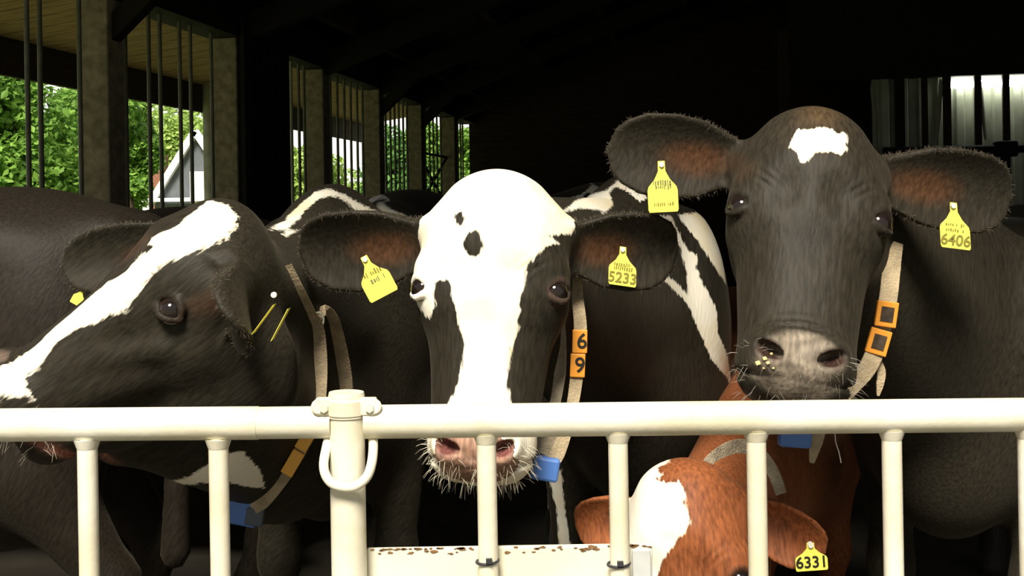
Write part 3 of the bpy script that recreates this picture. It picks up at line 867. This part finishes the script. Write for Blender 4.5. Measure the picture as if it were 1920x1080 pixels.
        s.mk = mk
        if eyes:
            for sg in (-1, 1): s.eye(sg)
    def hit(s, px, py):
        d = ray(px, py).normalized(); r = s.bvh.ray_cast(CAM, d)
        return (r[0], r[1]) if r[0] is not None else None
    def world(s, p): return Vector((np.array(p) * s.sc) @ s.R.T + s.O)
    def eye(s, sg):
        n = EYE_N * np.array((sg, 1, 1)); c = (s.ec * np.array((s.wx, 1, 1)) + EYE_N * .0335) * np.array((sg, 1, 1))
        bm = bmesh.new(); bmesh.ops.create_uvsphere(bm, u_segments=32, v_segments=20, radius=1.0)
        me = bpy.data.meshes.new('eye'); bm.to_mesh(me); bm.free(); me.materials.append(M['eye'])
        me.polygons.foreach_set('use_smooth', [True] * len(me.polygons))
        e = bpy.data.objects.new('eye', me); COL.objects.link(e)
        look = Vector(((n + np.array(s.look) * np.array((sg, 1, 1))) @ s.R.T)).normalized()
        q = Vector(look).to_track_quat('Z', 'Y')
        e.matrix_world = Matrix.Translation(s.world(c)) @ q.to_matrix().to_4x4() @ Matrix.Scale(.0245 * s.sc, 4)
        mw = e.matrix_world.copy(); e.parent = s.o; e.matrix_parent_inverse = s.mw.inverted(); e.matrix_basis = mw
    # hair strands on the skin
    def strands(s, name, mask, count, length, m, droop=.5, r=.0007, out=1.0, seed=1, stuff=True, spread=.35):
        rng = np.random.default_rng(seed); idx = np.flatnonzero(mask)
        if len(idx) == 0: return
        pick = rng.choice(idx, count); mb = MB()
        Nw = s.N @ s.R.T
        for i in pick:
            p = Vector(s.W[i]); n_ = Vector(Nw[i]) * out + Vector(rng.normal(size=3) * spread); n_.normalize()
            ln = length * rng.uniform(.45, 1.25); g = Vector((0, 0, -droop))
            p1 = p + n_ * ln * .5 + g * ln * .12; p2 = p + n_ * ln * .9 + g * ln * .5
            mb.tube([p - n_ * .003, p1, p2], [r, r * .8, r * .25], 3, caps=False)
        o = mb.build(name, m, s.o, True)
        if stuff: o['kind'] = 'stuff'
        return o
    # strap lying on the neck: points of (px, py, width px), depth from the skin
    def strap(s, name, pts, m, parent=None, lift=.012, y=None, th=.004):
        raw = []
        for q in pts:
            dep = q[3] if len(q) > 3 else None
            if dep is None:
                h = s.hit(q[0], q[1]); dep = (h[0].y if h else None)
            raw.append(dep)
        kn = [i for i, d in enumerate(raw) if d is not None]
        ys = np.interp(range(len(raw)), kn, [raw[i] for i in kn]) if kn else [2.4] * len(raw)
        W_ = []; 
        pc = [Vector((q[0], q[1])) for q in pts]
        P3 = []; wd = []; hw_ = []
        n = len(pts); fine_ = []
        for i in range(n - 1):
            for t in np.linspace(0, 1, 6, endpoint=False): fine_.append((i, t))
        fine_.append((n - 2, 1.0))
        def cr(a, b, c, d, t): return .5 * (2 * b + (c - a) * t + (2 * a - 5 * b + 4 * c - d) * t * t + (3 * b - a - 3 * c + d) * t ** 3)
        g = lambda i: max(0, min(n - 1, i))
        px2 = []
        for i, t in fine_:
            x_ = cr(pts[g(i - 1)][0], pts[i][0], pts[i + 1][0], pts[g(i + 2)][0], t); y_ = cr(pts[g(i - 1)][1], pts[i][1], pts[i + 1][1], pts[g(i + 2)][1], t)
            w_ = pts[i][2] * (1 - t) + pts[i + 1][2] * t; dp = ys[i] * (1 - t) + ys[i + 1] * t
            h = s.hit(x_, y_)
            if h and len(pts[i]) < 4: dp = min(dp, h[0].y)
            px2.append((x_, y_, w_, dp - lift))
        dv_ = np.array([q[3] for q in px2]); dp_ = np.pad(dv_, 6, mode='edge'); sm = np.convolve(dp_, np.ones(13) / 13, 'valid')
        px2 = [(q[0], q[1], q[2], float(min(a_, b_ + .02))) for q, a_, b_ in zip(px2, sm, dv_)]
        P3 = [P(a, b, d) for a, b, w_, d in px2]
        for i, (a, b, w_, d) in enumerate(px2):
            t = (P3[min(i + 1, len(P3) - 1)] - P3[max(i - 1, 0)]); t.y = 0; t.normalize()
            wd.append(Vector((t.z, 0, -t.x))); hw_.append(w_ / 2 * d / F_PX)
        mb = MB(); mb.ribbon(P3, wd, hw_, th)
        s.last = (P3, wd)
        o = mb.build(name, m, parent or s.o, smooth=False); return o
    def plate(s, name, px, py, w_, h_, ang, m, parent, dep, th=.008):
        """block threaded on the strap: centre, width and height in px, angle of its long side from upright"""
        c = P(px, py, dep); k = dep / F_PX; a = math.radians(ang)
        ex = Vector((math.cos(a), 0, -math.sin(a))); ez = Vector((math.sin(a), 0, math.cos(a)))
        mb = MB(); mb.box(c, ex * w_ / 2 * k, Vector((0, th / 2, 0)), ez * h_ / 2 * k)
        return mb.build(name, m, parent, bevel=min(.006, th * .2)), Matrix((( ex.x, ez.x, 0, c.x), (0, 0, -1, c.y - th / 2 - .0006), (ex.z, ez.z, 0, c.z), (0, 0, 0, 1)))
    # ear tag: bottle-shaped plate hung at px, py (its pin), rotated by ang
    def ear_tag(s, px, py, w_, h_, ang, lines, label=None, yaw=0, tilt=0, lift=.010, dep=None, skew=0, narrow=False):
        h = s.hit(px, py); d0 = dep if dep is not None else (h[0].y if h else 2.3)
        k = d0 / F_PX; W2, H = w_ * k / 2, h_ * k
        a = math.radians(ang); ex = Vector((math.cos(a), math.sin(math.radians(yaw)), -math.sin(a))).normalized()
        ez = Vector((math.sin(a), -math.sin(math.radians(tilt)), math.cos(a))); ez = (ez - ex * ez.dot(ex)).normalized(); en = ez.cross(ex)   # en points away from the camera
        # deepest clearance so that no corner sinks into the ear
        o = P(px, py, d0)
        if dep is None:
            need = 0
            for fa, fb in ((0, 0), (-1, -.55), (1, -.55), (-1, -1), (1, -1)):
                q = o + ex * W2 * fa + ez * H * fb; dd = q - CAM; px_ = None
                r = s.bvh.ray_cast(CAM, dd.normalized())
                if r[0] is not None: need = max(need, q.y - r[0].y)
            o = o + Vector((0, -need - lift, 0))
        t = .08
        outl = [(-.23 * W2, .0), (.23 * W2, .0), (.25 * W2, -.20 * H), (.52 * W2, -.36 * H), (.93 * W2, -.50 * H), (W2, -.58 * H), (W2 * 1.0, -.95 * H), (.93 * W2, -H), (-.93 * W2, -H), (-W2, -.95 * H), (-W2, -.58 * H), (-.93 * W2, -.50 * H), (-.52 * W2, -.36 * H), (-.25 * W2, -.20 * H)]
        outl = [(p + skew * q, q) for p, q in outl]
        mb = MB(); mb.prism(outl[::-1], o, ex, ez, -en, .0022)
        tg = mb.build('ear_tag', M['yellow'], s.o, bevel=.0007)
        if label: tg['label'] = label
        mb = MB(); c = o - en * .0022 + ez * (-.07 * H); mb.tube([c + en * .004, c - en * .004], [.2 * W2, .17 * W2], 12); mb.build('pin', M['pin'], tg, True)
        for (txt, fy, size, m) in lines:
            c = o - en * .0030 + ez * (-fy * H) + ex * (skew * -fy * H)
            M4 = Matrix(((ex.x, ez.x, -en.x, c.x), (ex.y, ez.y, -en.y, c.y), (ex.z, ez.z, -en.z, c.z), (0, 0, 0, 1)))
            if txt is None:                      # worn small print: short strokes
                mb = MB(); rr = random.Random(int(px + fy * 100)); xx = -.62
                while xx < .6:
                    l_ = rr.uniform(.06, .15); cc = c + ex * W2 * (xx + l_ / 2) + ez * rr.uniform(-.1, .1) * size * k
                    if rr.random() < .85: mb.box(cc, ex * W2 * l_ * .38, en * .0003, ez * size * k * rr.uniform(.2, .42))
                    xx += l_ + .05
                mb.build('small_print', m, tg)
            else:
                text_obj('number', txt, size * k, M4, m, tg)
        return tg

BLACK = (.022, .0185, .0125)
VFWD = Vector((0, -1, 0))

# ---- left cow: head turned to the left, blaze
A = Cow('black cow with a white blaze, head turned left above the left gate', P(404, 348, 2.36), (.77, .12, .62), (-.59, -.33, .74), 1.10,
        [(-1, P(112, 500, 2.56), (-.2, -.9, .1), .070), (1, P(462, 645, 2.14), (-.85, -.25, -.35), .070)],
        P(612, 352, 3.25), (.10, 1, 0), BLACK,
        marks=[
            dict(px=[(390, 376), (425, 383), (446, 405), (440, 430), (415, 455), (370, 470), (320, 490), (285, 510), (262, 545), (240, 575), (205, 595), (150, 615), (110, 640), (88, 665), (75, 690), (45, 705), (50, 720), (58, 742), (0, 745), (-60, 760), (-60, 700), (0, 690), (25, 678), (65, 650), (95, 620), (125, 595), (165, 560), (200, 530), (235, 510), (262, 478), (290, 465), (278, 460), (285, 445), (330, 425), (360, 400)]),
            dict(space='w', y0=2.6, px=[(487, 448), (488, 470), (500, 468), (540, 430), (575, 392), (600, 371), (628, 367), (650, 378), (690, 420), (730, 448), (762, 460), (780, 438), (740, 410), (690, 390), (640, 362), (615, 353), (590, 360), (550, 395), (510, 430)]),
            dict(space='w', px=[(430, 850), (455, 845), (490, 885), (497, 915), (460, 912), (432, 905), (380, 905), (330, 915), (270, 912), (320, 905), (360, 890), (400, 865)]),
            dict(space='w', px=[(300, 915), (330, 920), (352, 960), (380, 1030), (388, 1050), (358, 990), (325, 950)]),
            dict(space='w', px=[(262, 925), (270, 950), (240, 1000), (250, 950)]),
        ], muzzle=((.10, .075, .06), (.16, .11, .085)), mottle=None, wx=1.10, jaw=.15, hy=1.75, eo=(0, .050, .034), look=(.25, .35, .35), lip=(.42, .18, .13), inner=(.045, .024, .013),
        extra=[(P(230, 812, 2.50), P(400, 812, 2.62), .07, .10), (P(400, 812, 2.62), P(520, 850, 2.85), .10, .17)])
# ---- middle cow: white face
Bc = Cow('black and white cow with a broad white face behind the gate beside the post', P(922, 313, 2.34), (.070, .28, .95), (-.12, -.9, .28), 1.08,
         [(-1, P(558, 470, 2.50), (.15, -1, -.25), .084), (1, P(1274, 470, 2.48), (-.15, -1, -.2), .080)],
         P(1180, 332, 3.30), (.02, 1, 0), BLACK,
         marks=[
             dict(ymax=.135, px=[(690, 240), (1160, 240), (1100, 420), (1070, 440), (1029, 441), (1047, 457), (1024, 463), (1007, 481), (989, 499), (984, 525), (975, 557), (973, 592), (971, 623), (958, 654), (953, 690), (949, 721), (958, 757), (975, 790), (1010, 805), (1060, 860), (1060, 990), (760, 990), (770, 850), (815, 800), (842, 757), (860, 717), (872, 645), (864, 619), (856, 583), (847, 557), (846, 534), (831, 523), (815, 528), (813, 552), (816, 574), (807, 597), (798, 592), (784, 574), (767, 552), (700, 545)]),
             dict(dark=1, px=[(855, 399), (865, 397), (871, 408), (870, 425), (862, 425), (850, 412)]),
             dict(dark=1, px=[(888, 428), (898, 440), (907, 460), (900, 478), (885, 482), (873, 470), (868, 458), (876, 440)]),
             dict(space='w', y0=2.6, px=[(1220, 510), (1232, 504), (1250, 515), (1275, 535), (1290, 553), (1287, 510), (1275, 460), (1255, 420), (1240, 404), (1258, 404), (1270, 430), (1290, 470), (1310, 480), (1305, 500), (1320, 535), (1345, 580), (1345, 620), (1365, 670), (1370, 685), (1400, 760), (1384, 760), (1365, 710), (1335, 675), (1310, 620), (1290, 570), (1250, 530)]),
             dict(space='w', y0=2.6, px=[(1270, 403), (1310, 398), (1360, 430), (1365, 535), (1345, 510), (1315, 460), (1290, 430)]),
             dict(space='w', y0=2.6, px=[(1055, 400), (1090, 365), (1130, 330), (1150, 318), (1180, 335), (1215, 372), (1200, 378), (1175, 358), (1155, 350), (1142, 360), (1150, 385), (1158, 405), (1120, 393), (1085, 390)]),
             dict(space='w', y0=2.3, px=[(970, 960), (1000, 935), (1010, 945), (1045, 960), (1030, 900), (1040, 890), (1052, 880), (1058, 950), (1072, 1030), (1010, 1040), (990, 1025), (985, 985), (960, 945)]),
         ], muzzle=((.42, .25, .18), (.16, .085, .05)), pink=1, wx=1.07, ear_z=-.125, hs=1.05)
# ---- right cow: black with a star
Cc = Cow('large black cow with a white star, head over the right end of the gate', P(1540, 180, 2.36), (.21, .50, .84), (-.08, -.86, .50), 1.12,
         [(-1, P(1138, 280, 2.42), (.10, -1, -.1), .080), (1, P(1900, 372, 2.50), (-.15, -1, -.05), .080)],
         P(1780, 394, 3.10), (.66, 1, 0), (.0250, .021, .0145),
         marks=[dict(px=[(1487, 252), (1494, 242), (1510, 244), (1535, 238), (1557, 241), (1570, 249), (1586, 250), (1590, 264), (1586, 272), (1590, 280), (1579, 290), (1557, 285), (1532, 286), (1521, 294), (1510, 305), (1502, 302), (1494, 286), (1483, 277)])],
         muzzle=((.13, .105, .08), (.30, .25, .19)), mottle=(.085, .05, .022), hs=1.10)
# ---- brown cow, head lowered
Dc = Cow('red brown cow with a white face, head lowered behind the right gate', P(1245, 873, 2.40), (-.02, .30, .95), (-.52, -.85, .25), 1.02,
         [(-1, P(1078, 990, 2.58), (.1, -1, .1), .060), (1, P(1548, 1040, 2.36), (-.2, -1, -.1), .060)],
         (.91, 3.72, 1.07), (.04, 1, 0), (.21, .066, .023),
         marks=[dict(px=[(1201, 874), (1244, 858), (1255, 866), (1233, 877), (1242, 891), (1230, 899), (1250, 905), (1272, 902), (1286, 922), (1283, 941), (1296, 980), (1283, 999), (1261, 1024), (1242, 1052), (1232, 1080), (1210, 1150), (1080, 1150), (1140, 1000), (1180, 930)])],
         muzzle=((.35, .2, .14), (.2, .1, .07)), inner=(.12, .04, .018), hs=.68, neck_r=.8)

# ---- cows farther back, seen over the others
E1 = Cow('black cow standing crosswise at the far left behind the blazed cow', (-2.75, 3.0, 1.25), (.45, 0, .9), (-.9, -.1, .4), 1.05, [],
         (-2.65, 3.1, 1.515), (1, .02, 0), (.015, .0115, .008), hf=.02, hc=.03, eyes=False)
F1 = Cow('brownish black cow standing crosswise behind the left cow, below the gabled house', (-2.95, 4.4, 1.2), (.45, 0, .9), (-.9, -.1, .4), 1.05, [],
         (-2.55, 4.45, 1.46), (1, 0, 0), (.085, .066, .046), hf=.02, hc=.03, eyes=False)
src = F1.o
def copy_cow(label, loc, rotz, data=None):
    o = src.copy(); 
    if data: o.data = data
    COL.objects.link(o); o['label'] = label
    piv = Vector((-1.7, 4.45, 0))
    o.matrix_world = Matrix.Translation(loc) @ Matrix.Rotation(rotz, 4, 'Z') @ Matrix.Translation(-piv) @ src.matrix_world
    return o
pale = src.data.copy(); nv = len(pale.vertices)
pale.attributes['base'].data.foreach_set('color', np.tile(np.array((.30, .27, .21, 1), np.float32), nv))
copy_cow('pale grey cow far back, its rump showing in front of the bright opening', (-.92, 7.4, .02), math.radians(95), pale)
copy_cow('dark cow far back beside the white faced cow head', (-.10, 7.3, .0), math.radians(88))

# ---- collars and tags
# left cow
col = A.strap('collar', [(536, 498, 22), (560, 545, 22), (580, 585, 22), (596, 618, 24), (598, 680, 32), (594, 740, 36), (585, 790, 34), (568, 835, 24), (535, 890, 24), (492, 943, 24), (462, 956, 20)], M['strap'], lift=.014)
col['label'] = 'tan webbing neck collar'
A.strap('strap_loop', [(594, 600, 14), (607, 582, 22), (622, 600, 28), (634, 650, 32), (644, 705, 32), (648, 760, 30), (650, 800, 30)], M['strap'], parent=col, lift=.022)
dep = lambda cw, x, y, l=.02: (cw.hit(x, y)[0].y if cw.hit(x, y) else 2.4) - l
mb = MB(); c = P(597, 600, dep(A, 597, 600, .03)); ring = [c + Vector((math.cos(t) * .012, 0, math.sin(t) * .017)) for t in np.linspace(0, 2 * math.pi, 17)]
mb.tube(ring, .0025, 8, caps=False); mb.build('buckle', M['galv'], col, True)
mb = MB(); mb.box(P(610, 672, dep(A, 610, 672, .022)), (.014, 0, 0), (0, .002, 0), (0, 0, .0018)); mb.build('stitch_band', M['ink'], col)
for (x, y, h_) in ((571, 828, 34), (549, 868, 50)):
    o, m4 = A.plate('number_plate', x, y, 24, h_, 31, M['amber'], col, dep(A, x, y, .026))
o, _ = A.plate('transponder', 458, 955, 56, 58, 12, M['blue'], col, dep(A, 458, 955, .02), .03); o['label'] = 'blue plastic transponder'
o, _ = A.plate('transponder_end', 478, 968, 34, 34, 10, M['slate'], col, dep(A, 458, 955, .028), .02)
A.ear_tag(157, 541, 22, 34, 30, [], 'yellow ear tag sliver on the far ear', dep=dep(A, 190, 520, .0) if A.hit(190, 520) else 2.45)
for (x0, y0, x1, y1) in ((511, 572, 470, 628), (538, 580, 506, 641)):     # the near ear's tags, seen edge-on
    a = P(x0, y0, 2.13); b = P(x1, y1, a.y + .0); d = b - a
    mb = MB(); mb.box((a + b) / 2 + Vector((0, .02, 0)), d * .5, Vector((.0011, 0, .0007)), Vector((0, .012, 0))); mb.build('ear_tag', M['yellow'], A.o, bevel=.0006)['label'] = 'yellow ear tag seen edge-on'
mb = MB(); c = P(513, 553, 2.15); mb.tube([c, c + Vector((0, .006, 0))], .0055, 12); mb.build('tag_button', M['pin'], A.o, True)
# middle cow
I, IS, IB = M['ink'], M['ink_soft'], M['ink_blue']
Bc.ear_tag(684, 480, 58, 84, -27, [(None, .40, 12, IS), (None, .58, 12, IB)], 'yellow ear tag with worn print')
Bc.ear_tag(1166, 462, 52, 72, 9, [(None, .45, 9, IS), (None, .55, 9, IS), ('5233', .80, 27, IS)], 'yellow ear tag numbered 5233', skew=-.12)
col = Bc.strap('collar', [(1080, 520, 22, 2.52), (1083, 560, 22, 2.50), (1088, 610, 24, 2.48), (1086, 660, 24, 2.46), (1080, 715, 24, 2.44), (1073, 760, 22, 2.43), (1060, 810, 24, 2.42), (1045, 850, 28, 2.40), (1028, 878, 26, 2.40)], M['strap'], lift=.016)
col['label'] = 'tan webbing neck collar'
Bc.strap('strap_end', [(1056, 600, 6, 2.5), (1056, 650, 12, 2.49), (1050, 700, 22, 2.48), (1042, 750, 20, 2.46), (1030, 810, 34, 2.43), (1015, 850, 30, 2.42)], M['pale_strap'], parent=col, lift=.012)
for (x, y, t, an) in ((1087, 640, '6', 2), (1083, 685, '9', 3)):
    dd = 2.425
    o, m4 = Bc.plate('number_plate', x, y, 28, 44, an, M['orange'], col, dd, .010)
    text_obj('numeral', t, 40 * dd / F_PX, m4 @ Matrix.Translation((4 * dd / F_PX, 0, 0)), I, col)
o, _ = Bc.plate('transponder', 1022, 878, 52, 44, 10, M['blue'], col, 2.385, .03); o['label'] = 'blue plastic transponder'
# right cow
Cc.ear_tag(1236, 303, 56, 95, -2, [(None, .42, 12, IB), (None, .50, 10, IB), (None, .84, 8, IS)], 'yellow ear tag with worn print')
Cc.ear_tag(1774, 380, 56, 84, 8, [(None, .48, 8, IS), (None, .60, 8, IS), ('6406', .82, 28, IS)], 'yellow ear tag numbered 6406', skew=-.18)
col = Cc.strap('collar', [(1684, 455, 18, 2.50), (1672, 500, 34, 2.49), (1667, 545, 34, 2.47), (1660, 590, 34, 2.45), (1646, 645, 34, 2.43), (1626, 690, 34, 2.40), (1600, 722, 30, 2.38), (1575, 750, 26, 2.37), (1545, 785, 24, 2.37), (1530, 830, 24, 2.37), (1522, 868, 8, 2.37)], M['strap'], lift=.016)
col['label'] = 'tan webbing neck collar'
Cc.strap('strap_end', [(1640, 660, 10, 2.44), (1652, 695, 16, 2.43), (1650, 720, 14, 2.43), (1646, 742, 4, 2.43)], M['strap'], parent=col, lift=.02)
for (x, y, an) in ((1662, 589, 9), (1647, 641, 17)):
    dd = 2.40
    o, m4 = Cc.plate('number_plate', x, y, 40, 48, an, M['orange'], col, dd, .010)
    k = dd / F_PX
    mb = MB()
    mb.box(m4 @ Vector((0, 0, .0002)), (m4.to_3x3() @ Vector((12 * k, 0, 0))), (m4.to_3x3() @ Vector((0, 14 * k, 0))), Vector((0, .0006, 0)))
    mb.build('plate_window', M['plate'], o)
mb = MB(); pts = [P(x, y, dep(Cc, x, y, .006)) for x, y in ((1564, 800), (1567, 830), (1573, 848), (1577, 868))]
mb.tube(pts, .0012, 6); mb.build('loose_thread', M['rope'], col, True)
o, _ = Cc.plate('transponder', 1490, 818, 60, 40, 5, M['blue'], col, 2.36, .03); o['label'] = 'blue plastic transponder'
# brown cow
col = Dc.strap('collar', [(1322, 876, 24, 2.57), (1345, 857, 32), (1378, 842, 36), (1410, 846, 36), (1436, 875, 36), (1450, 902, 34), (1459, 928, 32)], M['pale_strap'], lift=.014)
col['label'] = 'pale webbing neck collar'
Dc.ear_tag(1514, 1012, 60, 52, -3, [('6331', .70, 30, I)], 'yellow ear tag numbered 6331')

# ---- whiskers and ear hair
for cw, m, n1, sd in ((Bc, M['whisker'], 260, 3), (Cc, M['dark_whisker'], 200, 4), (A, M['whisker'], 160, 5)):
    x, y, z = cw.V.T
    low = (z < -.50) & (np.abs(x) < .12) & (y > -.02) & (y < .18) & ((z < -.535) | (np.abs(x) > .06))
    cw.strands('whiskers', low, n1, .026, m, .55, .0004, 1.0, sd)
for cw, sd in ((A, 11), (Bc, 12), (Cc, 13)):
    msk = np.zeros(len(cw.V), bool)
    for E in cw.ears:
        a, b, c = E.q(cw.V); msk |= (np.abs(c - E.c0(a, b)) < .02) & (np.abs(b) > E.w(a) - .008) & (np.abs(b) < E.w(a) + .01) & (a > .02)
    cw.strands('ear_hair', msk, 900, .009, M['ear_hair'], .2, .0003, 1.0, sd, spread=.6)
# feed crumbs on the right cow's nose
rr = random.Random(5); mb = MB()
for (x, y, r_) in ((1422, 680, .0042), (1434, 672, .0035), (1440, 680, .003), (1446, 664, .0025), (1432, 690, .002), (1450, 690, .002)):
    h = Cc.hit(x, y)
    if h:
        c = h[0] + h[1] * r_ * .4; mb.box(c, Vector((r_, 0, r_ * .3)), Vector((0, r_ * .7, 0)), Vector((-r_ * .3, 0, r_ * .8)))
if mb.v: mb.build('feed_crumbs', M['feed'], Cc.o, bevel=.0012)['kind'] = 'stuff'
